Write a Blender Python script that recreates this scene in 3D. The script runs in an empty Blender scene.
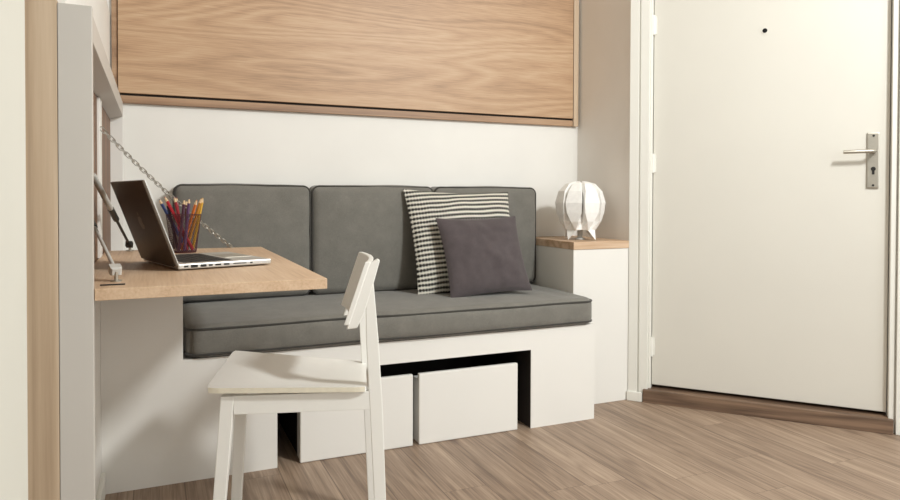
import bpy, bmesh, math, random
from mathutils import Vector, Matrix, noise
random.seed(4)
PI = math.pi
scene = bpy.context.scene
COL = scene.collection

# ------------------------------------------------------------------ materials
def lin(r, g, b):
    f = lambda c: (c/255/12.92) if c/255 <= .04045 else ((c/255+.055)/1.055)**2.4
    return (f(r), f(g), f(b), 1)

class NT:
    def __init__(s, name):
        s.m = bpy.data.materials.new(name); s.m.use_nodes = True
        s.t = s.m.node_tree; s.b = s.t.nodes['Principled BSDF']
    def n(s, typ, ins=None, **kw):
        nd = s.t.nodes.new(typ)
        for k, v in kw.items(): setattr(nd, k, v)
        for k, v in (ins or {}).items():
            if isinstance(v, bpy.types.NodeSocket): s.t.links.new(v, nd.inputs[k])
            else: nd.inputs[k].default_value = v
        return nd
    def math(s, op, a, b=0.0, c=None):
        d = {0: a, 1: b}
        if c is not None: d[2] = c
        return s.n('ShaderNodeMath', d, operation=op).outputs[0]
    def coords(s, scale=(1, 1, 1), loc=(0, 0, 0)):
        tc = s.n('ShaderNodeTexCoord')
        return s.n('ShaderNodeMapping', {'Vector': tc.outputs['Object'], 'Scale': scale, 'Location': loc}).outputs[0]
    def noise(s, vec, scale, detail=3, rough=.5, dist=0):
        return s.n('ShaderNodeTexNoise', {'Vector': vec, 'Scale': scale, 'Detail': detail, 'Roughness': rough, 'Distortion': dist}).outputs[0]
    def ramp(s, fac, stops):
        r = s.n('ShaderNodeValToRGB', {'Fac': fac}); e = r.color_ramp.elements
        while len(e) < len(stops): e.new(.5)
        for i, (p, c) in enumerate(stops): e[i].position = p; e[i].color = c
        return r.outputs[0]
    def mix(s, fac, a, b, mode='MIX'):
        nd = s.n('ShaderNodeMix', data_type='RGBA', blend_type=mode)
        for i, v in ((0, fac), (6, a), (7, b)):
            if isinstance(v, bpy.types.NodeSocket): s.t.links.new(v, nd.inputs[i])
            else: nd.inputs[i].default_value = v
        return nd.outputs[2]
    def set(s, **kw):
        for k, v in kw.items():
            k = k.replace('_', ' ')
            if isinstance(v, bpy.types.NodeSocket): s.t.links.new(v, s.b.inputs[k])
            else: s.b.inputs[k].default_value = v
        return s
    def bump(s, h, strength=.2, dist=.002):
        o = s.n('ShaderNodeBump', {'Height': h, 'Strength': strength, 'Distance': dist}).outputs[0]
        s.t.links.new(o, s.b.inputs['Normal']); return s

def paint(name, c, rough=.5, var=.03):
    t = NT(name); v = t.coords()
    n = t.noise(v, 3, 4)
    hi = tuple(min(1, x*(1+var)) for x in c[:3])+(1,); lo = tuple(x*(1-var) for x in c[:3])+(1,)
    t.set(Base_Color=t.ramp(n, [(.3, lo), (.7, hi)]), Roughness=rough)
    t.bump(t.noise(v, 260, 2), .06, .0006)
    return t.m

def plain(name, c, rough=.5, metal=0.0, **kw):
    t = NT(name); v = t.coords()
    n = t.noise(v, 60, 2)
    lo = tuple(x*.93 for x in c[:3])+(1,)
    t.set(Base_Color=t.ramp(n, [(.3, lo), (.7, c)]), Roughness=rough, Metallic=metal, **kw)
    return t.m

def wood(name, axis, c_dark, c_mid, c_light, figure=7.0, cross=2.6, along=.45, fibre=.5, rough=.5, loc=(0, 0, 0), tri=.36, freq=(170, 6)):
    t = NT(name)
    sc = [cross]*3; sc[axis] = along
    v = t.coords(tuple(sc), loc)
    base = t.noise(v, 1.0, 2, .45, .25)
    rings = t.math('FRACT', t.math('MULTIPLY', base, figure*2.4))
    saw = t.math('ABSOLUTE', t.math('SUBTRACT', t.math('MULTIPLY', rings, 2.0), 1.0))
    fs = [freq[0]]*3; fs[axis] = freq[1]
    fib = t.noise(t.coords(tuple(fs)), 1.0, 4, .6)
    bs = [5.0]*3; bs[axis] = .35
    band = t.noise(t.coords(tuple(bs), (3, 1, 5)), 1.0, 3, .5)
    f = t.math('ADD', t.math('MULTIPLY', saw, tri), t.math('MULTIPLY', fib, fibre))
    f = t.math('ADD', f, t.math('MULTIPLY', band, .5))
    f = t.math('MULTIPLY', f, 1.0/(tri+fibre+.5))
    col = t.ramp(f, [(.30, c_dark), (.5, c_mid), (.68, c_light)])
    t.set(Base_Color=col, Roughness=rough).bump(fib, .12, .0008)
    return t.m

def fabric(name, c, scale=420, wr=.4):
    t = NT(name); v = t.coords()
    weave = t.noise(v, scale, 3, .7)
    blot = t.noise(v, 14, 5, .65)
    f = t.math('ADD', t.math('MULTIPLY', weave, .62), t.math('MULTIPLY', blot, .38))
    lo = tuple(x*.72 for x in c[:3])+(1,); hi = tuple(x*1.25 for x in c[:3])+(1,)
    t.set(Base_Color=t.ramp(f, [(.32, lo), (.68, hi)]), Roughness=.92, Sheen_Weight=.25, Sheen_Roughness=.5)
    t.t.nodes['Principled BSDF'].inputs['Specular IOR Level'].default_value = .15
    t.bump(weave, .35, .001)
    return t.m

def floor_material():
    t = NT('floor_planks'); tc = t.n('ShaderNodeTexCoord')
    sx = t.n('ShaderNodeSeparateXYZ', {0: tc.outputs['Object']})
    W, L = .147, 1.25
    px = t.math('DIVIDE', t.math('ADD', sx.outputs[0], .063), W)
    ix = t.math('FLOOR', px); fx = t.math('FRACT', px)
    off = t.n('ShaderNodeTexWhiteNoise', {'W': ix}, noise_dimensions='1D').outputs[0]
    py = t.math('ADD', t.math('DIVIDE', sx.outputs[1], L), t.math('MULTIPLY', off, 7.0))
    iy = t.math('FLOOR', py); fy = t.math('FRACT', py)
    idv = t.n('ShaderNodeCombineXYZ', {0: ix, 1: iy}).outputs[0]
    rnd = t.n('ShaderNodeTexWhiteNoise', {'Vector': idv}, noise_dimensions='2D')
    shift = t.n('ShaderNodeVectorMath', {0: rnd.outputs['Color'], 1: (9, 9, 9)}, operation='MULTIPLY').outputs[0]
    pv = t.n('ShaderNodeVectorMath', {0: tc.outputs['Object'], 1: shift}, operation='ADD').outputs[0]
    g1 = t.n('ShaderNodeMapping', {'Vector': pv, 'Scale': (7, .8, 1)}).outputs[0]
    base = t.noise(g1, 1.0, 3, .5, .5)
    tri = t.math('ABSOLUTE', t.math('SUBTRACT', t.math('MULTIPLY', t.math('FRACT', t.math('MULTIPLY', base, 10)), 2.0), 1.0))
    g2 = t.n('ShaderNodeMapping', {'Vector': pv, 'Scale': (150, 3.0, 1)}).outputs[0]
    fib = t.noise(g2, 1.0, 5, .65)
    g3 = t.n('ShaderNodeMapping', {'Vector': pv, 'Scale': (34, 1.3, 1)}).outputs[0]
    streak = t.noise(g3, 1.0, 3, .6)
    f = t.math('ADD', t.math('MULTIPLY', tri, .07), t.math('MULTIPLY', fib, .66))
    f = t.math('ADD', f, t.math('MULTIPLY', streak, .46))
    f = t.math('ADD', f, t.math('MULTIPLY', t.math('SUBTRACT', rnd.outputs['Value'], .5), .07))
    f = t.math('SUBTRACT', f, .09)
    col = t.ramp(f, [(.27, lin(100, 81, 67)), (.5, lin(150, 128, 109)), (.74, lin(186, 163, 141))])
    # knots
    kv = t.n('ShaderNodeMapping', {'Vector': pv, 'Scale': (7.0, 2.6, 1)}).outputs[0]
    vor = t.n('ShaderNodeTexVoronoi', {'Vector': kv, 'Scale': 1.0, 'Randomness': 1.0}).outputs['Distance']
    knot = t.n('ShaderNodeMapRange', {0: vor, 1: .02, 2: .17, 3: .8, 4: 0.0}).outputs[0]
    pick = t.math('GREATER_THAN', t.noise(t.n('ShaderNodeMapping', {'Vector': pv, 'Scale': (3.1, 1.7, 1)}).outputs[0], 1.0, 2), .52)
    wisp = t.noise(t.n('ShaderNodeMapping', {'Vector': pv, 'Scale': (60, 9, 1)}).outputs[0], 1.0, 4, .7, 1.2)
    wisp = t.n('ShaderNodeMapRange', {0: wisp, 1: .60, 2: .80, 3: 0.0, 4: .55}).outputs[0]
    col = t.mix(wisp, col, lin(112, 88, 74))
    knot = t.math('MULTIPLY', t.math('MULTIPLY', knot, pick), t.math('ADD', .25, t.math('MULTIPLY', fib, 1.1)))
    col = t.mix(knot, col, lin(92, 72, 62))
    ex = t.math('MINIMUM', fx, t.math('SUBTRACT', 1.0, fx))
    ey = t.math('MINIMUM', fy, t.math('SUBTRACT', 1.0, fy))
    jx = t.math('LESS_THAN', ex, .011); jy = t.math('LESS_THAN', ey, .0007)
    j = t.math('MULTIPLY', t.math('MAXIMUM', jx, jy), .6)
    col = t.mix(j, col, lin(74, 56, 46))
    t.set(Base_Color=col, Roughness=.5).bump(t.math('SUBTRACT', fib, t.math('MULTIPLY', j, 1.5)), .2, .001)
    return t.m

def stripe_fabric():
    t = NT('dash_rows_fabric'); tc = t.n('ShaderNodeTexCoord')
    s = t.n('ShaderNodeSeparateXYZ', {0: tc.outputs['Object']})
    wob = t.math('MULTIPLY', t.math('SUBTRACT', t.noise(tc.outputs['Object'], 9, 2), .5), .012)
    v = t.math('FRACT', t.math('DIVIDE', t.math('ADD', s.outputs[2], wob), .0204))
    u = t.math('FRACT', t.math('DIVIDE', s.outputs[0], .0125))
    row = t.math('LESS_THAN', v, .62)
    gap = t.math('LESS_THAN', u, .72)
    mid = t.math('LESS_THAN', t.math('ABSOLUTE', t.math('SUBTRACT', v, .30)), .10)
    dash = t.math('MULTIPLY', row, t.math('MAXIMUM', gap, mid))
    weave = t.noise(tc.outputs['Object'], 700, 2)
    col = t.mix(dash, lin(218, 213, 200), lin(38, 37, 34))
    col = t.mix(.25, col, t.ramp(weave, [(.3, (0, 0, 0, 1)), (.7, (1, 1, 1, 1))]), 'SOFT_LIGHT')
    t.set(Base_Color=col, Roughness=.9).bump(t.math('ADD', weave, dash), .3, .001)
    return t.m

M = {}
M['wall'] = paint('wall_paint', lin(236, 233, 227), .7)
M['wall_niche'] = paint('niche_paint', lin(238, 233, 226), .7)  # niche wall, nearly the same white as the other walls
M['wall_near'] = paint('near_wall_dimmed_paint', lin(212, 210, 200), .7)  # greyed copy of the wall paint, stands in for weaker light there
M['ceiling'] = paint('ceiling_paint', lin(238, 236, 230), .8)
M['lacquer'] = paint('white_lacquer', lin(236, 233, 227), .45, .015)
M['door'] = paint('door_paint', lin(220, 216, 206), .4, .015)
M['trim'] = paint('trim_paint', lin(236, 234, 226), .4, .015)
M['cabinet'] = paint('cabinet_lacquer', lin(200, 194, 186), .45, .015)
M['chair'] = paint('chair_paint', lin(241, 239, 233), .35, .01)
M['chair_edge'] = plain('chair_plywood_edge', lin(232, 224, 204), .45)
M['floor'] = floor_material()
M['oak'] = wood('oak_front', 0, lin(154, 122, 93), lin(186, 151, 118), lin(201, 171, 139), figure=9, cross=3.8, along=.36, fibre=.8, tri=.24, freq=(260, 9))
M['oak_rail'] = wood('oak_rail', 0, lin(132, 102, 78), lin(164, 130, 101), lin(182, 150, 120), figure=3, cross=6, along=.4)
M['oak_upright'] = wood('oak_upright', 2, lin(170, 146, 120), lin(192, 168, 141), lin(206, 184, 158), figure=2, cross=14, along=.3, fibre=.3)
M['oak_dark'] = wood('walnut_back', 2, lin(86, 58, 38), lin(112, 78, 54), lin(134, 98, 70), figure=3, cross=8, along=.4)
M['desk'] = wood('desk_oak', 1, lin(182, 149, 117), lin(207, 176, 145), lin(220, 193, 164), figure=4, cross=5, along=.4, fibre=.8, tri=.15)
M['shelf'] = wood('shelf_oak', 0, lin(160, 126, 98), lin(200, 168, 137), lin(218, 190, 162), figure=3, cross=6, along=.5)
M['step'] = wood('threshold_wood', 0, lin(82, 64, 50), lin(112, 89, 72), lin(138, 112, 91), figure=3, cross=10, along=.6)
M['black'] = plain('recess_shade_black', lin(40, 33, 29), .7)  # brown inner sides, blackened so the recess depth reads as shade
M['gap'] = plain('dark_gap', lin(40, 32, 26), .8)
M['fabric'] = fabric('grey_upholstery', lin(121, 118, 111))
M['piping'] = fabric('dark_piping', lin(66, 64, 60))
M['plum'] = fabric('plum_grey_cotton', lin(86, 78, 79), 420)
M['dash'] = stripe_fabric()
M['steel'] = plain('brushed_steel', lin(186, 180, 168), .38, .85)
M['chrome'] = plain('chain_steel', lin(176, 172, 164), .3, .9)
M['alu'] = plain('aluminium', lin(205, 202, 196), .35, .7)
M['lid'] = plain('shaded_aluminium_lid', lin(92, 80, 68), .42, .6)  # silver lid with shade and dark reflections put into its colour
M['emblem'] = plain('dull_emblem', lin(150, 138, 124), .5, .3)
M['darkmetal'] = plain('dark_metal', lin(46, 44, 42), .45, .4)
M['plastic_w'] = plain('grey_white_plastic', lin(200, 197, 190), .45)
M['screen'] = plain('black_glass', lin(12, 12, 13), .12)
M['key'] = plain('black_key', lin(22, 22, 23), .6)
M['wire'] = plain('dark_wire', lin(78, 40, 44), .5, .2)
M['paper'] = plain('folded_paper', lin(251, 249, 245), .8)
M['tip'] = plain('pencil_tip_wood', lin(226, 196, 156), .7)
pencil_cols = {'red': (176, 38, 52), 'crimson': (150, 30, 44), 'pink': (196, 70, 96), 'blue': (52, 70, 120), 'navy': (38, 44, 74), 'purple': (96, 66, 104),
               'plum': (82, 52, 70), 'orange': (206, 112, 52), 'yellow': (214, 166, 62), 'ochre': (184, 128, 52), 'brown': (98, 54, 40), 'black': (40, 36, 36)}
for k, v in pencil_cols.items(): M['p_'+k] = plain('pencil_'+k, lin(*v), .35)

# ------------------------------------------------------------------ mesh helpers
def box(bm, lo, hi, bev=0, seg=2):
    vs = [bm.verts.new((x, y, z)) for x in (lo[0], hi[0]) for y in (lo[1], hi[1]) for z in (lo[2], hi[2])]
    fs = [bm.faces.new([vs[i] for i in q]) for q in ((0, 1, 3, 2), (4, 6, 7, 5), (0, 4, 5, 1), (2, 3, 7, 6), (0, 2, 6, 4), (1, 5, 7, 3))]
    if bev: bevel(bm, fs, bev, seg)
    return vs
def bevel(bm, fs, w, seg=2):
    es = list({e for f in fs for e in f.edges})
    bmesh.ops.bevel(bm, geom=es, offset=w, segments=seg, profile=.6, affect='EDGES', clamp_overlap=True)
def prism(bm, poly, vec, bev=0):
    a = [bm.verts.new(p) for p in poly]; b = [bm.verts.new(Vector(p)+Vector(vec)) for p in poly]
    n = len(a); fs = [bm.faces.new(a), bm.faces.new(b[::-1])]
    for i in range(n): fs.append(bm.faces.new([a[i], b[i], b[(i+1) % n], a[(i+1) % n]]))
    if bev: bevel(bm, fs, bev)
def loft(bm, rings, cap=True):
    R = [[bm.verts.new(p) for p in r] for r in rings]; n = len(R[0])
    for a, b in zip(R, R[1:]):
        for i in range(n): bm.faces.new([a[i], a[(i+1) % n], b[(i+1) % n], b[i]])
    if cap: bm.faces.new(R[0][::-1]); bm.faces.new(R[-1])
def frame_at(d):
    d = d.normalized(); a = Vector((0, 0, 1)) if abs(d.z) < .9 else Vector((1, 0, 0))
    s = d.cross(a).normalized(); return s, s.cross(d).normalized()
def tube(bm, pts, r, n=8, closed=False, rads=None):
    pts = [Vector(p) for p in pts]; m = len(pts); rings = []
    for i, p in enumerate(pts):
        if closed: d = pts[(i+1) % m]-pts[i-1]
        else: d = pts[min(i+1, m-1)]-pts[max(i-1, 0)]
        s, t = frame_at(d)
        if rings:   # keep the frame from flipping
            ps = prev - d.normalized()*prev.dot(d.normalized())
            if ps.length > 1e-6: s = ps.normalized(); t = s.cross(d.normalized())
        prev = s
        rr = rads[i] if rads else r
        rings.append([p+s*math.cos(2*PI*k/n)*rr+t*math.sin(2*PI*k/n)*rr for k in range(n)])
    if closed:
        R = [[bm.verts.new(q) for q in ring] for ring in rings]
        for i in range(m):
            a, b = R[i], R[(i+1) % m]
            for k in range(n): bm.faces.new([a[k], a[(k+1) % n], b[(k+1) % n], b[k]])
    else: loft(bm, rings)
def lathe(bm, prof, n=32, c=(0, 0, 0)):
    rings = [[Vector((c[0]+r*math.cos(2*PI*k/n), c[1]+r*math.sin(2*PI*k/n), c[2]+z)) for k in range(n)] for r, z in prof]
    loft(bm, rings)

def root_loc(o):
    while o.parent: o = o.parent
    return o.location.copy()
def make(name, bm, mat, parent=None, loc=None, smooth=False, auto=None):
    """link bm (world coordinates) as one mesh object; its origin goes to loc or to the parent's root"""
    off = root_loc(parent) if parent else Vector(loc or (0, 0, 0))
    bmesh.ops.translate(bm, verts=bm.verts, vec=-off)
    bmesh.ops.recalc_face_normals(bm, faces=bm.faces)
    for e in bm.edges:
        if len(e.link_faces) == 2 and e.calc_face_angle(0) > .75: e.smooth = False
    me = bpy.data.meshes.new(name); bm.to_mesh(me); bm.free()
    for m in (mat if isinstance(mat, (list, tuple)) else [mat]): me.materials.append(m)
    if smooth:
        for p in me.polygons: p.use_smooth = True
    o = bpy.data.objects.new(name, me); COL.objects.link(o)
    if parent: o.parent = parent
    else: o.location = off
    return o
def B(*boxes, bev=0):
    bm = bmesh.new()
    for lo, hi in boxes: box(bm, lo, hi, bev)
    return bm
def tag(o, label=None, cat=None, group=None, kind=None):
    for k, v in (('label', label), ('category', cat), ('group', group), ('kind', kind)):
        if v: o[k] = v
    return o
def thing(name, loc, label, cat, group=None):
    o = bpy.data.objects.new(name, None); COL.objects.link(o); o.location = loc; o.empty_display_size = .1
    return tag(o, label, cat, group)
def struct(name, bm, mat, label=None, **kw):
    return tag(make(name, bm, mat, **kw), label, None, None, 'structure')

# ------------------------------------------------------------------ room
XL, XR, YB, YC = -.15, 1.968, 2.885, 2.474
struct('floor', B(((-1.6, -2.6, -.05), (5.2, 3.3, 0))), M['floor'])
struct('ceiling', B(((-1.6, -2.6, 2.6), (5.2, 3.3, 2.65))), M['ceiling'])
struct('wall_back', B(((XL-.1, YB, 0), (XR+.12, YB+.12, 2.6))), M['wall'])
struct('wall_left', B(((XL-.14, 1.47, 0), (XL-.004, YB, 1.61)), ((XL-.14, 1.47, 1.61), (XL-.022, YB, 2.6))), M['wall'])
struct('wall_right', B(((XR, YC, 0), (XR+.12, YB, 2.6))), M['wall_niche'])
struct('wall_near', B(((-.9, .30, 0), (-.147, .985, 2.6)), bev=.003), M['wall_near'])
struct('trim_1', B(((-.40, 1.441, 0), (-.1645, 1.462, 1.283)), ((-.40, 1.434, 1.285), (-.170, 1.466, 1.42)), bev=.002), M['oak_upright'])
struct('wall_front_blocker', B(((-1.6, -1.6, 0), (1.0, -1.5, 2.6))), M['wall'])  # added out of view behind the camera, blocks ambient light on the left
struct('baseboard_left', B(((XL-.004, 1.47, 0), (XL+.008, 2.312, .07)), bev=.002), M['trim'])

# door wall: a slanted wall from the niche corner; s runs along it, o out into the room
P0 = Vector((XR, YC, 0)); DV = Vector((.652, -.758, 0)).normalized(); NV = Vector((DV.y, -DV.x, 0))
RZ = Matrix((( DV.x, NV.x, 0), (DV.y, NV.y, 0), (0, 0, 1)))
def dw(bm):
    """turn a bmesh built in (s, o, z) into world coordinates"""
    for v in bm.verts: v.co = P0 + RZ @ v.co
    return bm
S0, S1, DTOP = .098, .998, 2.08
struct('wall_door', dw(B(((1.10, -.14, 0), (4.2, -.004, 2.6)), ((.0, -.14, DTOP+.10), (1.10, -.004, 2.6)))), M['wall'])
fr = bmesh.new()
for a, b, o0, o1 in ((.0, .0405, -.14, .006), (.0405, .046, -.14, -.004), (.046, .086, -.14, .002), (.086, .0955, -.14, -.018)):
    box(fr, (a, o0, 0), (b, o1, DTOP+.06), .0015, 1)
for a, b, o0, o1 in ((1.001, 1.018, -.14, -.004), (1.018, 1.024, -.14, -.012), (1.024, 1.10, -.14, .008)):
    box(fr, (a, o0, 0), (b, o1, DTOP+.06), .0015, 1)
box(fr, (.0, -.14, DTOP+.004), (1.10, .004, DTOP+.12), .0015, 1)
struct('trim_2', dw(fr), M['trim'])
struct('baseboard_right', dw(B(((-.004, .004, 0), (.064, .016, .042)), bev=.003)), M['trim'])
bm = bmesh.new(); box(bm, (.067, -.09, 0), (1.016, .016, .058), .004)
o = struct('trim_3', bm, M['step'], 'dark wooden threshold step below the white door')
o.location = P0; o.rotation_euler = (0, 0, math.atan2(DV.y, DV.x)-0)
# local y of the rotated step must point into the room
o.scale = (1, 1, 1)
for v in o.data.vertices: v.co.y = -v.co.y
o.data.flip_normals()
struct('wall_behind_door', dw(B(((.0, -.16, 0), (1.10, -.142, DTOP+.1)))), M['gap'])

# the door
DO = -.036     # face of the leaf, set back from the casing
door = thing('door_1', P0 + RZ @ Vector((.55, DO-.02, .068)), 'flush white painted entrance door in the slanted wall, with lever handle', 'door')
door['kind'] = 'structure'
make('door_leaf', dw(B(((S0, DO-.04, .072), (S1, DO, DTOP)), bev=.0025)), M['door'], door)
for z in (.245, 1.072, 1.69):
    bm = bmesh.new()
    tube(bm, [(S0-.001, DO+.009, z-.043+.0287*k) for k in range(4)], .0085, 12)
    box(bm, (S0-.001, DO-.001, z-.04), (S0+.012, DO+.004, z+.04), .001, 1)
    make('hinge', dw(bm), M['trim'], door)
pl = make('handle_plate', dw(B(((.921, DO, .957), (.963, DO+.008, 1.178)), bev=.004)), M['steel'], door, auto=1)
bm = bmesh.new()
tube(bm, [(.944, DO+.004, 1.102), (.944, DO+.012, 1.102)], .013, 20)
tube(bm, [(.944, DO+.006, 1.102), (.944, DO+.042, 1.102), (.940, DO+.052, 1.102), (.930, DO+.056, 1.102), (.836, DO+.056, 1.100)], .0075, 14)
make('lever', dw(bm), M['steel'], pl, smooth=True)
bm = bmesh.new()
tube(bm, [(.943, DO+.007, 1.034), (.943, DO+.0095, 1.034)], .0085, 20)
box(bm, (.9385, DO+.007, 1.012), (.9475, DO+.0095, 1.034), .001, 1)
make('keyhole', dw(bm), M['darkmetal'], pl)
for z in (1.165, .969):
    bm = bmesh.new(); tube(bm, [(.943, DO+.006, z), (.943, DO+.0092, z)], .0045, 14); make('screw', dw(bm), M['darkmetal'], pl)
bm = bmesh.new(); tube(bm, [(.549, DO-.002, 1.621), (.549, DO+.003, 1.621)], .0095, 20)
ph = make('peephole', dw(bm), M['screen'], door)
bm = bmesh.new(); 
lathe(bm, [(.0097, 0), (.0145, 0), (.0145, .002), (.0097, .002)], 24)
for v in bm.verts: v.co = Vector((.549+v.co.x, DO+v.co.z, 1.621+v.co.y))
make('peephole_ring', dw(bm), M['door'], ph)

# ------------------------------------------------------------------ oak front on the back wall
wp = thing('wall_cabinet', (.92, YB-.01, 1.276), 'wide oak wall cabinet front above the sofa, closed flush panel', 'cabinet')
make('door_panel', B(((-.1265, YB-.022, 1.3125), (1.925, YB-.001, 2.45)), bev=.0015), M['oak'], wp)
make('bottom_rail', B(((-.1265, YB-.020, 1.274), (1.925, YB-.001, 1.303)), bev=.0015), M['oak_rail'], wp)
make('side_strip', B(((1.928, YB-.023, 1.274), (1.956, YB-.001, 2.45)), bev=.0015), M['oak_upright'], wp)
make('shadow_gap', B(((-.1485, YB-.008, 1.276), (1.955, YB-.0005, 2.45))), M['gap'], wp)
make('side_strip', B(((-.1485, YB-.012, 1.28), (-.1285, YB-.001, 2.45)), bev=.001), M['oak_rail'], wp)

# ------------------------------------------------------------------ sofa base
YF = 2.315
XB = .081
base = thing('sofa_bench', (.75, 2.6, 0), 'built-in white sofa bench with open recess and taller end block beside the desk', 'bench')
HB = .394
RX0, RX1, RZT = .377, 1.365, .313
bm = bmesh.new()
# front panel round the recess, with the end block's tall front in the same plane
prof = [(XL-.0035, 0), (RX0, 0), (RX0, RZT), (RX1, RZT), (RX1, 0), (1.668, 0), (1.668, HB), (XB, HB), (XB, .70), (XL-.0035, .70)]
prism(bm, [(x, YF, z) for x, z in prof], (0, .018, 0))
make('front_panel', bm, M['lacquer'], base)
make('bench_top', B(((.0615, YF+.018, HB-.02), (1.662, YB-.003, HB))), M['lacquer'], base)
make('end_block', B(((XL, YF+.018, .0), (.061, YB-.003, .70))), M['lacquer'], base)
make('side_panel', B(((1.648, YF+.018, 0), (1.662, YB-.003, HB-.0205))), M['lacquer'], base)
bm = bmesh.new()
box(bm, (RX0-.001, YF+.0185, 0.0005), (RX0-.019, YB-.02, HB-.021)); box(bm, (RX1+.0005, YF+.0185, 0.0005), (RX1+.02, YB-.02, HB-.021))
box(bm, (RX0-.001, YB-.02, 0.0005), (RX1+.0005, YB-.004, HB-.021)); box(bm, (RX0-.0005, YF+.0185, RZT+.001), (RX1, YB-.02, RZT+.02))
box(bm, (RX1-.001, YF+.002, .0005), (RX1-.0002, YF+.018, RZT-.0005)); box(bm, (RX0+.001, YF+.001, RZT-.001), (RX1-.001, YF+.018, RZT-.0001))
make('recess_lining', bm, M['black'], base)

def storage_box(x0, x1, label):
    t = thing('storage_box', ((x0+x1)/2, YF+.2, 0), label, 'box', 'white storage boxes in the sofa recess')
    make('front_panel', B(((x0, YF+.004, .0012), (x1, YF+.022, .265)), bev=.004), M['lacquer'], t)
    make('body', B(((x0+.004, YF+.0222, .0012), (x1-.004, YF+.08, .239))), M['lacquer'], t)
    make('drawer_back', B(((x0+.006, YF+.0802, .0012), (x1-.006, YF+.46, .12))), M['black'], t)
storage_box(.455, .868, 'white storage box in the sofa recess, half hidden behind the chair leg')
storage_box(.892, 1.308, 'white storage box at the right end of the sofa recess, fully in view')

# ------------------------------------------------------------------ cushions
def sgn(a): return -1 if a < 0 else 1
def rounded_box(bm, size, r, n=(24, 8, 8), puff=None, wrinkle=0.0, seed=0):
    """box centred at 0 with rounded edges and puffed faces"""
    hx, hy, hz = [s/2 for s in size]
    vmap = {}
    def vert(i, j, k):
        key = (i, j, k)
        if key in vmap: return vmap[key]
        def dist(i, n, h):   # cluster the lattice towards the rounded rims
            t = 2*i/n-1; return h*math.sin(t*PI/2)**1 if n > 2 else h*t
        p = Vector((dist(i, n[0], hx), dist(j, n[1], hy), dist(k, n[2], hz)))
        q = Vector((max(-hx+r, min(hx-r, p.x)), max(-hy+r, min(hy-r, p.y)), max(-hz+r, min(hz-r, p.z))))
        d = p-q
        co = q+d.normalized()*r if d.length > 1e-9 else p
        u, v, w = co.x/hx, co.y/hy, co.z/hz
        if puff:
            f = lambda a, b: (1-min(1, abs(a))**2.4)*(1-min(1, abs(b))**2.4)
            co += Vector((sgn(u)*puff[0]*f(v, w)*abs(u)**3, sgn(v)*puff[1]*f(u, w)*abs(v)**3, sgn(w)*puff[2]*f(u, v)*abs(w)**3))
        if wrinkle:
            s = Vector((co.x*5+seed, co.y*9, co.z*9+seed))
            nn = noise.noise(s)*.6+noise.noise(s*2.7)*.4
            co += co.normalized()*wrinkle*nn
        vmap[key] = bm.verts.new(co); return vmap[key]
    nx, ny, nz = n
    for j in range(ny):
        for k in range(nz):
            for i in (0, nx): bm.faces.new([vert(i, j, k), vert(i, j+1, k), vert(i, j+1, k+1), vert(i, j, k+1)])
    for i in range(nx):
        for k in range(nz):
            for j in (0, ny): bm.faces.new([vert(i, j, k), vert(i+1, j, k), vert(i+1, j, k+1), vert(i, j, k+1)])
    for i in range(nx):
        for j in range(ny):
            for k in (0, nz): bm.faces.new([vert(i, j, k), vert(i+1, j, k), vert(i+1, j+1, k), vert(i, j+1, k)])
def rim(hx, hy, r, m=8, nseg=14):
    """rounded rectangle outline in 2D"""
    out = []
    cs = [(hx-r, hy-r, 0), (-hx+r, hy-r, PI/2), (-hx+r, -hy+r, PI), (hx-r, -hy+r, 1.5*PI)]
    for ci, (cx, cy, a0) in enumerate(cs):
        arc = [(cx+r*math.cos(a0+PI/2*k/m), cy+r*math.sin(a0+PI/2*k/m)) for k in range(m+1)]
        out += arc
        nx_, ny_, na = cs[(ci+1) % 4]
        e = (nx_+r*math.cos(na), ny_+r*math.sin(na)); a = arc[-1]
        out += [(a[0]+(e[0]-a[0])*k/nseg, a[1]+(e[1]-a[1])*k/nseg) for k in range(1, nseg)]
    return out
# seat
SX0, SX1, SY0, SY1, SZ0, SZ1 = .086, 1.667, 2.298, 2.878, HB+.002, .503
seat = thing('seat_cushion', ((SX0+SX1)/2, (SY0+SY1)/2, SZ0), 'long grey upholstered seat cushion on the white sofa bench', 'cushion')
sc_ = Vector(((SX0+SX1)/2, (SY0+SY1)/2, (SZ0+SZ1)/2)); ssz = (SX1-SX0, SY1-SY0, SZ1-SZ0)
bm = bmesh.new(); rounded_box(bm, ssz, .026, (60, 26, 10), (0, .008, .010), .003, 2.3)
for v in bm.verts:                                       # the front lower edge sags a little
    R_ = .055; dx, dy = abs(v.co.x)-(ssz[0]/2-R_), abs(v.co.y)-(ssz[1]/2-R_)
    if dx > 0 and dy > 0:                                # rounded corners in plan
        k = max(dx, dy)/math.hypot(dx, dy)
        v.co.x = sgn(v.co.x)*(ssz[0]/2-R_+dx*k); v.co.y = sgn(v.co.y)*(ssz[1]/2-R_+dy*k)
    if v.co.z > .02: v.co.z += .0022*math.sin(v.co.x*34+4*noise.noise(Vector((v.co.x*3, v.co.y*6, 0))))*max(0, noise.noise(Vector((v.co.x*2.2, v.co.y*3, 4.0))))*2.2
    if v.co.y < -.25: v.co.y -= .004*noise.noise(Vector((v.co.x*4, 0, v.co.z*10)))
    v.co += sc_; v.co.z = max(v.co.z, SZ0)
make('cover', bm, M['fabric'], seat, smooth=True)
for z, ins in ((SZ1-.012, .001), (SZ0+.013, .001)):
    bm = bmesh.new(); pts = rim(ssz[0]/2-ins, ssz[1]/2-ins, .055, 8, 30)
    tube(bm, [(sc_.x+x, sc_.y+y, z+.0025*noise.noise(Vector((x*4, y*4, z)))) for x, y in pts], .0042, 8, True)
    make('piping', bm, M['piping'], seat, smooth=True)
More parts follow.
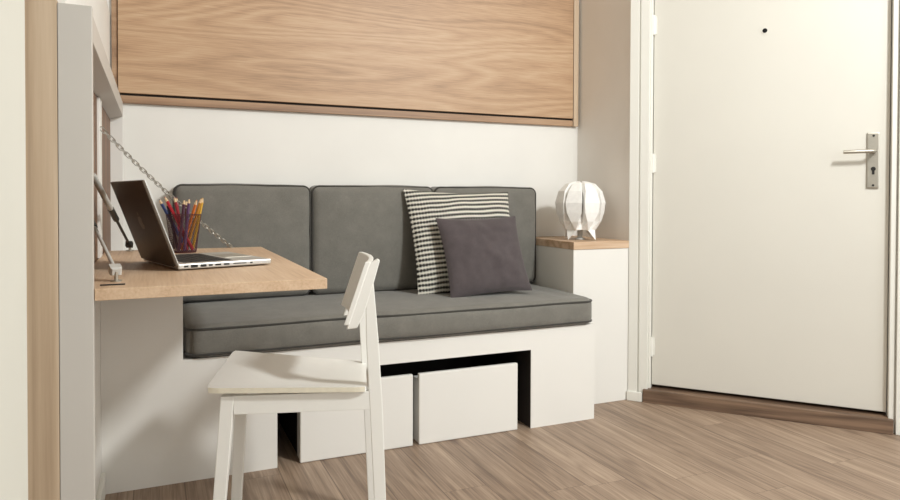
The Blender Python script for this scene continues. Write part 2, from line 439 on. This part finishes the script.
# backs
BY0, BY1, BZ0, BZ1 = 2.775, 2.880, .512, .963
for i, (x0, x1, lab) in enumerate(((.066, .590, 'grey back cushion at the desk end of the sofa, behind the pencil cup'),
                                   (.596, 1.137, 'grey back cushion in the middle of the sofa, left of the cushions'),
                                   (1.142, 1.6665, 'grey back cushion at the end of the sofa nearest the paper lamp'))):
    c = Vector(((x0+x1)/2, (BY0+BY1)/2, (BZ0+BZ1)/2)); sz = (x1-x0, BY1-BY0, BZ1-BZ0)
    t = thing('back_cushion', (c.x, c.y, BZ0), lab, 'cushion', 'back cushions of the sofa')
    bm = bmesh.new(); rounded_box(bm, sz, .028, (48, 12, 40), (0.001, .016, .006), .0045, i*7.1)
    for v in bm.verts: v.co += c; v.co.z = max(v.co.z, BZ0)
    make('cover', bm, M['fabric'], t, smooth=True)
    for y in (BY0+.015, BY1-.015):
        bm = bmesh.new()
        tube(bm, [(c.x+x, y, c.z+z+.002*noise.noise(Vector((x*5+i, y, z*5)))) for x, z in rim(sz[0]/2-.002, sz[2]/2-.002, .030, 8, 20)], .0045, 8, True)
        make('piping', bm, M['piping'], t, smooth=True)

def pillow(name, mat, W, H, T, base_c, lean, roll, yaw, label, seed, shear=0):
    bm = bmesh.new(); n = 44; g = {}
    for side in (1, -1):
        for i in range(n+1):
            for j in range(n+1):
                u, v = 2*i/n-1, 2*j/n-1
                rimv = i in (0, n) or j in (0, n)
                if rimv and side < 0: g[side, i, j] = g[1, i, j]; continue
                th = T*((1-abs(u)**2.6)*(1-abs(v)**2.6))**.55
                pin = .06
                x = W/2*u*(1-pin*(1-v*v)*abs(u)**2); z = H/2*v*(1-pin*(1-u*u)*abs(v)**2)
                z -= shear*x*(v+1)/2
                nn = noise.noise(Vector((u*2.2+seed, v*2.2, side)))*.010+noise.noise(Vector((u*5+seed, v*5, side)))*.005
                edge = (1-abs(u)**4)*(1-abs(v)**4)
                # folds running in from the corners
                fold = .004*math.sin(9*(abs(u)-abs(v))+seed)*abs(u*v)
                g[side, i, j] = bm.verts.new((x, -side*(th+(nn+fold)*edge), z))
        for i in range(n):
            for j in range(n):
                q = [g[side, i, j], g[side, i+1, j], g[side, i+1, j+1], g[side, i, j+1]]
                bm.faces.new(q if side > 0 else q[::-1])
    o = make(name, bm, mat, smooth=True)
    # the origin is the middle of the pillow
    o.matrix_world = Matrix.Translation(base_c) @ Matrix.Rotation(yaw, 4, 'Z') @ Matrix.Rotation(-lean, 4, 'X') @ Matrix.Rotation(roll, 4, 'Y')
    seamb = bmesh.new()
    return tag(o, label, 'pillow')
pillow('throw_pillow', M['dash'], .492, .462, .048, Vector((1.237, 2.668, .727)), .30, math.radians(-3.0), math.radians(-4),
       'large throw pillow with rows of black dashes on white, leaning on the back cushions', 1.7, .075)
pillow('throw_pillow', M['plum'], .376, .345, .046, Vector((1.273, 2.548, .673)), .38, math.radians(-3.0), math.radians(-2),
       'small plain plum-grey throw pillow in front of the black and white one', 5.2, .035)

# ------------------------------------------------------------------ side cabinet and lamp
sc = thing('side_cabinet', (1.816, 2.68, 0), 'low white side cabinet with oak top in the niche at the sofa end', 'cabinet')
make('body', B(((1.670, YC, 0), (1.966, YB-.002, .689)), bev=.0015), M['lacquer'], sc)
make('cabinet_top', B(((1.668, YC-.004, .6895), (1.966, YB-.002, .723)), bev=.002), M['shelf'], sc)

lamp = thing('table_lamp', (1.800, 2.615, .7235), 'white folded paper table lamp standing on the oak cabinet top', 'lamp')
bm = bmesh.new(); NL = 8; st = 2*PI/NL
ringdef = [  # z, outer radius, half width of the flat lobe (0..1), valley radius
    (.048, .074, .06, .060), (.085, .096, .46, .062), (.125, .109, .80, .066), (.170, .115, .86, .068), (.222, .100, .72, .062), (.256, .068, .60, .046), (.268, .026, .5, .020)]
rings = [[]]
def lv(r, a, z): return Vector((1.800+r*math.cos(a), 2.615+r*math.sin(a), .7240+z))
for k in range(NL):                       # zigzag foot: every other valley comes forward and down to a point
    a = st*k+math.radians(-124.5+30); foot = k % 2 == 0
    rings[0] += [lv(.070, a-.02, .044), lv(.070, a+.02, .044), lv(.088, a+st/2, 0) if foot else lv(.060, a+st/2, .047)]
for z, ro, ha, rv in ringdef:
    ring = []
    for k in range(NL):
        a = st*k+math.radians(-124.5+30)
        ring += [lv(ro, a-ha*st/2, z), lv(ro, a+ha*st/2, z), lv(rv, a+st/2, z-(.006 if z > .26 else 0))]
    rings.append(ring)
loft(bm, rings, cap=False)
make('lamp_shade', bm, M['paper'], lamp)
bm = bmesh.new(); lathe(bm, [(.022, 0), (.022, .006), (.012, .010), (.012, .07), (.020, .08), (.020, .10), (.0, .10)][:-1], 20, (1.800, 2.615, .7238)); make('lamp_holder', bm, M['plastic_w'], lamp)

# ------------------------------------------------------------------ wall cabinet with the fold-down desk
XP = -.107
ZD0 = .7425
wc = thing('niche_cabinet', (-.13, 2.1, 0), 'shallow white built-in cabinet on the left wall, open above the desk', 'cabinet')
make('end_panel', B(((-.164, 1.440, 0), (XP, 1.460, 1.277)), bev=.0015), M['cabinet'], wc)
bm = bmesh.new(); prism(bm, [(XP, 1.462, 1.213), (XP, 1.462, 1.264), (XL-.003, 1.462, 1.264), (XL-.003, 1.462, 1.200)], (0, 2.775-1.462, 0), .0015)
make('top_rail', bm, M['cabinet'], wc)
make('end_panel', B(((-.152, 2.7765, .702), (XP, 2.796, 1.214)), bev=.0015), M['lacquer'], wc)
make('back_panel', B(((-.1535, 1.462, .702), (-.149, 2.776, 1.199))), M['oak_dark'], wc)
make('divider', B(((-.149, 2.145, ZD0), (-.142, 2.235, 1.197)), bev=.001), M['lacquer'], wc)

ZD = .7415
dk = thing('fold_down_desk', (.12, 1.95, ZD-.024), 'fold-down oak desk leaf hanging from chain on the left wall', 'desk')
bm = bmesh.new()
prism(bm, [(x, y, ZD-.0225) for x, y in ((-.106, 1.447), (.3425, 1.447), (.3425, 2.44), (-.147, 2.44), (-.147, 1.463), (-.106, 1.463))], (0, 0, .0225), .0012)
make('desktop', bm, M['desk'], dk)
make('hinge', B(((-.100, 1.495, ZD-.0002), (-.055, 1.503, ZD+.0025)), bev=.001), M['darkmetal'], dk)
def strut(a, b, split, colour_body, r_body=.0085, rod_m=None, fs=1):
    a, b = Vector(a), Vector(b); d = (b-a).normalized()
    m = a+(b-a)*split
    bm = bmesh.new(); tube(bm, [a, a+d*.01, m-d*.006, m], r_body, 14, rads=[r_body*.7, r_body, r_body, r_body*.8])
    s = make('gas_strut', bm, colour_body, dk, smooth=True)
    bm = bmesh.new(); tube(bm, [m, b-d*.02], .0040, 10); make('rod', bm, rod_m, s, smooth=True)
    bm = bmesh.new(); tube(bm, [m-d*.085, m+d*.004], r_body*1.12, 14); make('collar', bm, M['darkmetal'], s, smooth=True)
    # end fitting: a small block with a ball joint on a foot plate
    bm = bmesh.new(); side, up = frame_at(d)
    e = b-d*.024
    rings = []
    for t_, w in ((-.004, .007), (.0, .0098), (.022, .0098), (.027, .007)):
        w *= fs; q = e+d*t_; rings.append([q+side*w+up*w*.8, q-side*w+up*w*.8, q-side*w-up*w*.8, q+side*w-up*w*.8])
    loft(bm, rings); make('end_fitting', bm, M['plastic_w'] if fs > 1 else M['darkmetal'], s)
    bm = bmesh.new(); lathe(bm, [(.011, 0), (.011, .003), (.004, .004), (.004, b.z-ZD), (.001, b.z-ZD+.001)], 16, (b.x, b.y, ZD+.0002)); make('foot_plate', bm, M['steel'], s)
strut((-.1405, 1.885, .972), (-.074, 2.405, .759), .56, M['plastic_w'], .0075, M['darkmetal'], 1)
strut((-.1405, 1.875, .853), (-.074, 1.560, .762), .10, M['darkmetal'], .0055, M['plastic_w'], 1.12)
# chain
A = Vector((-.1395, 2.16, 1.112)); Bq = Vector((.240, 2.428, ZD+.004))
bm = bmesh.new(); NLk = 37
prevd = None
for i in range(NLk):
    t0, t1 = i/NLk, (i+1)/NLk
    sag = lambda t: A.lerp(Bq, t)-Vector((0, 0, .014*4*t*(1-t)))
    c = sag((t0+t1)/2); d = (sag(t1)-sag(t0)); L = d.length; d.normalize()
    s, u = frame_at(d)
    if i % 2: s, u = u, s
    ax = (s*.72+u*.69).normalized() if not i % 2 else (s*.69-u*.72).normalized()
    hl = L*.72; hw = .0054
    pts = []
    for k in range(14):
        a = 2*PI*k/14; cx, sx = math.cos(a), math.sin(a)
        pts.append(c+d*(sgn(cx)*(hl-hw)+hw*cx)+ax*hw*sx)
    tube(bm, pts, .0014, 6, True)
ch = make('chain', bm, M['chrome'], dk, smooth=True)
bm = bmesh.new(); lathe(bm, [(.008, 0), (.008, .003), (.003, .004), (.003, .008)], 14, (Bq.x, Bq.y, ZD+.0002)); make('chain_anchor', bm, M['steel'], ch)

# ------------------------------------------------------------------ laptop
a = math.radians(16); U = Vector((math.cos(a), math.sin(a), 0)); V = Vector((-U.y, U.x, 0)); H0 = Vector((.05, 1.719, 0))
LW, LD, LB, LT = .288, .235, ZD+.0035, ZD+.0165
lp = thing('laptop', tuple(H0+U*LD/2+V*LW/2+Vector((0, 0, ZD+.0005))), 'open silver laptop on the oak desk, shaded lid towards the wall', 'laptop')
def lap(bm):
    for v in bm.verts: v.co = H0+U*v.co.x+V*v.co.y+Vector((0, 0, v.co.z))
    return bm
lb = make('base', lap(B(((0, 0, LB), (LD, LW, LT)), bev=.003)), M['alu'], lp)
for x in (.03, LD-.03):
    for y in (.03, LW-.03):
        bm = bmesh.new(); lathe(bm, [(.007, ZD+.0004), (.006, LB)], 12, (x, y, 0)); make('foot', lap(bm), M['darkmetal'], lb)
bm = bmesh.new()
for r_ in range(6):
    for c_ in range(14):
        if c_ > 12: continue
        if r_ == 5 and 3 <= c_ <= 8:
            if c_ == 3: box(bm, (.026+r_*.019, .03+3*.0178, LT-.0002), (.026+r_*.019+.016, .03+9*.0178-.002, LT+.0012))
            continue
        box(bm, (.026+r_*.019, .03+c_*.0178, LT-.0002), (.026+r_*.019+.016, .03+c_*.0178+.0156, LT+.0012))
make('keyboard', lap(bm), M['key'], lb)
make('keyboard_well', lap(B(((.022, .026, LT-.0004), (.142, LW-.026, LT+.0004)))), M['key'], lb)
make('trackpad', lap(B(((.155, .105, LT-.0003), (.228, .205, LT+.0005)), bev=.0004)), M['steel'], lb)
zc = (LB+LT)/2
for x0, w, hh in ((.014, .010, .0042), (.030, .016, .0070), (.053, .014, .0058), (.073, .009, .0042), (.089, .014, .0042), (.110, .014, .0042), (.134, .034, .0022), (.178, .006, .0034)):
    make('port', lap(B(((x0, -.0008, zc-hh/2), (x0+w, .004, zc+hh/2)))), M['key'], lb)
b_ = math.radians(20.5); LL = .217
ldir = Vector((-math.sin(b_), 0, math.cos(b_))); ln = Vector((-math.cos(b_), 0, -math.sin(b_)))   # outwards from the back
def lid(bm):
    for v in bm.verts:
        l, y, t_ = v.co
        q = Vector((.002, 0, ZD+.0125))+ldir*l+ln*t_; v.co = Vector((q.x, y, q.z))
    return lap(bm)
ld = make('lid', lid(B(((0, 0, 0), (LL, LW, .0075)), bev=.0025)), M['lid'], lp)
make('lid_rim', lid(B(((.001, .0005, -.0012), (LL-.001, .003, .005)), ((LL-.003, .003, -.0012), (LL-.001, LW-.002, .003)))), M['alu'], ld)
make('screen', lid(B(((.012, .008, -.0010), (LL-.006, LW-.008, .0005)))), M['screen'], ld)
# pale emblem on the lid: a bitten round fruit shape with a leaf
bm = bmesh.new(); cx, cy = LL*.5, LW*.5; out = []
for k in range(40):
    th = 2*PI*k/40; r_ = .0185*(1-.10*math.cos(2*th)*.4)
    x, y = r_*math.cos(th), r_*math.sin(th)*.95
    r2 = math.hypot(x-.002, y+.021)
    if r2 < .010: x, y = .002+(x-.002)*.010/r2, -.021+(y+.021)*.010/r2
    if abs(y) < .006 and x > 0: x -= .003*(1-abs(y)/.006)
    out.append((cx+x, cy+y, .0074))
prism(bm, out, (0, 0, .0004))
leaf = [(cx+.019+.005*(1-math.cos(t_))*1.0, cy+.004*math.sin(t_), .0074) for t_ in [2*PI*k/12 for k in range(12)]]
prism(bm, leaf, (0, 0, .0004))
make('emblem', lid(bm), M['emblem'], ld)
bm = bmesh.new(); tube(bm, [(.0, .03, ZD+.0130), (.0, LW-.03, ZD+.0130)], .0052, 12); make('hinge_barrel', lap(bm), M['key'], lb, smooth=True)

# ------------------------------------------------------------------ pencil cup
CC = Vector((.0835, 2.285, ZD+.0005)); CH = .120; CR0, CR1 = .037, .052
cup = thing('pencil_cup', tuple(CC), 'dark wire mesh cup full of coloured pencils at the back of the desk', 'cup')
bm = bmesh.new(); nu, nv = 40, 18; g = {}
for j in range(nv+1):
    r_ = CR0+(CR1-CR0)*j/nv
    for i in range(nu):
        th = 2*PI*(i+.5*(j % 2))/nu; g[i, j] = bm.verts.new((CC.x+r_*math.cos(th), CC.y+r_*math.sin(th), CC.z+.003+(CH-.004)*j/nv))
for j in range(nv):
    for i in range(nu):
        i1 = (i+1) % nu
        if j % 2 == 0: bm.faces.new([g[i, j], g[i1, j], g[i, j+1]]); bm.faces.new([g[i1, j], g[i1, j+1], g[i, j+1]])
        else: bm.faces.new([g[i, j], g[i1, j+1], g[i, j+1]]); bm.faces.new([g[i, j], g[i1, j], g[i1, j+1]])
es = [e for e in bm.edges if abs(e.verts[0].co.z-e.verts[1].co.z) > 1e-5]
segs = [(e.verts[0].co.copy(), e.verts[1].co.copy()) for e in es]
bm.free(); bm = bmesh.new()
for p, q in segs: tube(bm, [p, q], .00055, 3)
make('wire_mesh', bm, M['wire'], cup)
bm = bmesh.new(); tube(bm, [(CC.x+CR1*math.cos(2*PI*k/40), CC.y+CR1*math.sin(2*PI*k/40), CC.z+CH) for k in range(40)], .0011, 6, True); make('rim', bm, M['wire'], cup, smooth=True)
bm = bmesh.new(); lathe(bm, [(CR0, 0), (CR0+.0008, .004), (CR0-.002, .004)], 32, tuple(CC)); make('base', bm, M['wire'], cup)
def pencil(th0, r0, th1, r1, ln_, colour, label):
    p = CC+Vector((r0*math.cos(th0), r0*math.sin(th0), .0085)); q = CC+Vector((r1*math.cos(th1), r1*math.sin(th1), CH))
    d = (q-p).normalized(); e = p+d*((ln_-.021)/d.z)
    t = thing('pencil', tuple(p), label, 'pencil', 'coloured pencils in the mesh cup')
    bm = bmesh.new(); tube(bm, [p, e], .0050, 6); make('barrel', bm, M['p_'+colour], t)
    bm = bmesh.new(); tube(bm, [e, e+d*.012], .004, 6, rads=[.0049, .0024]); tp = make('tip', bm, M['tip'], t)
    bm = bmesh.new(); tube(bm, [e+d*.012, e+d*.015], .002, 6, rads=[.0021, .0005]); make('lead', bm, M['p_'+colour], tp)
R = math.radians
pens = [(R(60), .018, R(180), .0475, .166, 'blue', 'blue pencil leaning far left in the mesh cup'),
        (R(150), .020, R(206), .0455, .160, 'navy', 'dark navy pencil beside the blue one in the mesh cup'),
        (R(332), .029, R(230), .0450, .174, 'red', 'bright red pencil crossing the front of the mesh cup'),
        (R(305), .016, R(248), .0440, .172, 'crimson', 'crimson pencil right of the bright red one in the mesh cup'),
        (R(110), .024, R(112), .0430, .170, 'pink', 'pink pencil at the back left of the mesh cup'),
        (R(235), .028, R(264), .0445, .165, 'plum', 'dull plum pencil in the middle of the mesh cup'),
        (R(272), .028, R(283), .0445, .168, 'purple', 'light purple pencil right of the plum one in the mesh cup'),
        (R(200), .006, R(303), .0440, .164, 'orange', 'orange pencil between purple and ochre ones in the mesh cup'),
        (R(10), .008, R(325), .0450, .169, 'ochre', 'ochre pencil left of the yellow one in the mesh cup'),
        (R(5), .026, R(352), .0470, .170, 'yellow', 'yellow pencil leaning far right in the mesh cup'),
        (R(75), .026, R(78), .0430, .160, 'brown', 'brown pencil standing at the back right of the mesh cup'),
        (R(100), .006, R(25), .0300, .158, 'black', 'black pencil standing behind the yellow one in the mesh cup')]
for p in pens: pencil(*p)

# ------------------------------------------------------------------ chair
phi = math.radians(-16); E_ = Vector((math.cos(phi), math.sin(phi), 0)); W_ = Vector((-E_.y, E_.x, 0)); PC = Vector((.484, 1.615, 0))
def C3(e, w, z): return PC+E_*e+W_*w+Vector((0, 0, z))
chair = thing('dining_chair', tuple(C3(-.17, .16, 0)), 'white wooden chair with scooped seat pulled up to the desk', 'chair')
# seat
bm = bmesh.new(); ns, nt = 26, 22; top = {}; bot = {}
def seat_z(u, v):
    z = .459-.011*u
    z -= .013*math.exp(-((u-.62)/.30)**2)*(1-abs(2*v-1)**2.6)
    z += .008*v*(1-u)-.008*u*v
    return z
for i in range(ns+1):
    for j in range(nt+1):
        u, v = i/ns, j/nt
        wn = -.012; wf = .356-.075*u
        uu, vv = u, v
        e = -.386+.384*uu
        w = wn+(wf-wn)*vv
        # rounded corners
        cu, cv = abs(2*u-1), abs(2*v-1)
        k = max(0, cu-.88)/.12*max(0, cv-.88)/.12
        e += (-1 if u > .5 else 1)*.005*k; w += (-1 if v > .5 else 1)*.005*k
        z = seat_z(u, v)
        top[i, j] = bm.verts.new(C3(e, w, z)); bot[i, j] = bm.verts.new(C3(e, w, min(z-.011, .446-.010*u)))
for i in range(ns):
    for j in range(nt):
        bm.faces.new([top[i, j], top[i+1, j], top[i+1, j+1], top[i, j+1]]); bm.faces.new([bot[i, j], bot[i, j+1], bot[i+1, j+1], bot[i+1, j]])
for i in range(ns):
    bm.faces.new([top[i, 0], bot[i, 0], bot[i+1, 0], top[i+1, 0]]); bm.faces.new([top[i, nt], top[i+1, nt], bot[i+1, nt], bot[i, nt]])
for j in range(nt):
    bm.faces.new([top[0, j], top[0, j+1], bot[0, j+1], bot[0, j]]); bm.faces.new([top[ns, j], bot[ns, j], bot[ns, j+1], top[ns, j+1]])
so = make('seat', bm, [M['chair'], M['chair_edge']], chair)
for p in so.data.polygons:
    p.use_smooth = abs(p.normal.z) > .5
    if abs(p.normal.z) < .5 and abs(p.normal.dot(W_)) > .6: p.material_index = 1
def leg(name, sections, wt=.024, dirw=1):
    """sections: (e0, e1, w, z): a leg of rectangular section"""
    bm = bmesh.new()
    rings = [[C3(e0, w, z), C3(e1, w, z), C3(e1, w+dirw*wt_, z), C3(e0, w+dirw*wt_, z)] for (e0, e1, w, z, wt_) in sections]
    loft(bm, rings); bevel(bm, bm.faces[:], .0018, 2) if False else None
    o = make(name, bm, M['chair'], chair)
    md = o.modifiers.new('soft_edges', 'BEVEL'); md.width = .002; md.segments = 2
    return o
for w0 in (0, .290):
    ft = -.012 if w0 else 0
    leg('leg', [(-.386, -.358, w0, 0, .022), (-.354+ft, -.322+ft, w0, .4335, .026)])
for w0 in (0, .262):
    k = -.017 if w0 else 0
    leg('leg', [(.024+k, .052+k, w0, 0, .022), (.005+k, .037+k, w0, .395, .026), (-.004+k, .027+k, w0, .56, .024), (-.006+k, .014+k, w0, .71, .022)])
# aprons
for nm, b0, b1 in (('apron', (-.324, .001, .388), (.006, .019, .4340)), ('apron', (-.324, .282, .388), (.006, .300, .4340)),
                   ('apron', (-.348, .027, .392), (-.330, .289, .4340)), ('apron', (.010, .027, .392), (.028, .261, .4340))):
    bm = B((b0, b1), bev=.0015)
    for v in bm.verts: v.co = C3(v.co.x, v.co.y, v.co.z)
    make(nm, bm, M['chair'], chair)
# slanted back supports on the rear posts
for w0, k, dz in ((-.001, 0, 0), (.263, -.014, -.012)):
    bm = bmesh.new()
    prism(bm, [C3(e+k, w0, z+dz) for e, z in ((-.052, .590), (-.026, .593), (-.008, .632), (.016, .709), (.030, .760), (.024, .764), (-.001, .750))], W_*.024)
    o = make('back_support', bm, M['chair'], chair); md = o.modifiers.new('soft_edges', 'BEVEL'); md.width = .002; md.segments = 2
# bowed back board
bm = bmesh.new(); nb, nz_ = 24, 12; f_, k_ = {}, {}
for i in range(nb+1):
    for j in range(nz_+1):
        v = i/nb; t_ = j/nz_
        w = -.004+.318*v
        bow = -.018+.018*(1-(2*v-1)**2)-.016*v
        z = .601+.156*t_+(.004 if t_ > .95 else 0)*0
        e = -.041+.052*t_+bow
        f_[i, j] = bm.verts.new(C3(e, w, z)); k_[i, j] = bm.verts.new(C3(e+.013, w, z))
for i in range(nb):
    for j in range(nz_):
        bm.faces.new([f_[i, j], f_[i, j+1], f_[i+1, j+1], f_[i+1, j]]); bm.faces.new([k_[i, j], k_[i+1, j], k_[i+1, j+1], k_[i, j+1]])
for i in range(nb):
    bm.faces.new([f_[i, 0], f_[i+1, 0], k_[i+1, 0], k_[i, 0]]); bm.faces.new([f_[i, nz_], k_[i, nz_], k_[i+1, nz_], f_[i+1, nz_]])
for j in range(nz_):
    bm.faces.new([f_[0, j], k_[0, j], k_[0, j+1], f_[0, j+1]]); bm.faces.new([f_[nb, j], f_[nb, j+1], k_[nb, j+1], k_[nb, j]])
o = make('backrest', bm, M['chair'], chair)
md = o.modifiers.new('soft_edges', 'BEVEL'); md.width = .002; md.segments = 2

# ------------------------------------------------------------------ camera
cam = bpy.data.cameras.new('camera'); co = bpy.data.objects.new('camera', cam); COL.objects.link(co)
yaw, pitch, roll = math.radians(23.6223), math.radians(.8974), math.radians(.1585)
fw = Vector((math.sin(yaw)*math.cos(pitch), math.cos(yaw)*math.cos(pitch), -math.sin(pitch)))
rt = Vector((math.cos(yaw), -math.sin(yaw), 0)); up = rt.cross(fw)
r_ = rt*math.cos(roll)+up*math.sin(roll); u_ = r_.cross(fw)
co.matrix_world = Matrix(((r_.x, u_.x, -fw.x, 0), (r_.y, u_.y, -fw.y, 0), (r_.z, u_.z, -fw.z, .92), (0, 0, 0, 1)))
cam.sensor_width = 36; cam.lens = 674.96/900*36
cam.shift_y = -(250-207.106)/900
cam.clip_start = .02
scene.camera = co

# ------------------------------------------------------------------ light
def area(name, loc, target, size, power, col, shape='DISK'):
    l = bpy.data.lights.new(name, 'AREA'); l.energy = power; l.color = col; l.size = size; l.shape = shape
    o = bpy.data.objects.new(name, l); COL.objects.link(o); o.location = loc
    o.rotation_euler = (Vector(target)-Vector(loc)).to_track_quat('-Z', 'Y').to_euler(); return o
area('ceiling_light', (1.9, .0, 2.36), (.9, 2.1, .4), .34, 54, (.962, .992, .985))
area('fill_light', (2.4, -2.0, 1.7), (1.0, 2.3, .5), 1.4, 16, (.962, .992, .985))  # added soft fill from behind the camera, no window stands there
w = bpy.data.worlds.new('world'); scene.world = w; w.use_nodes = True
w.node_tree.nodes['Background'].inputs[0].default_value = (.955, .99, .995, 1)
w.node_tree.nodes['Background'].inputs[1].default_value = .82

scene.view_settings.view_transform = 'Standard'; scene.view_settings.look = 'None'
scene.view_settings.exposure = .15; scene.view_settings.gamma = 1; scene.view_settings.use_curve_mapping = False
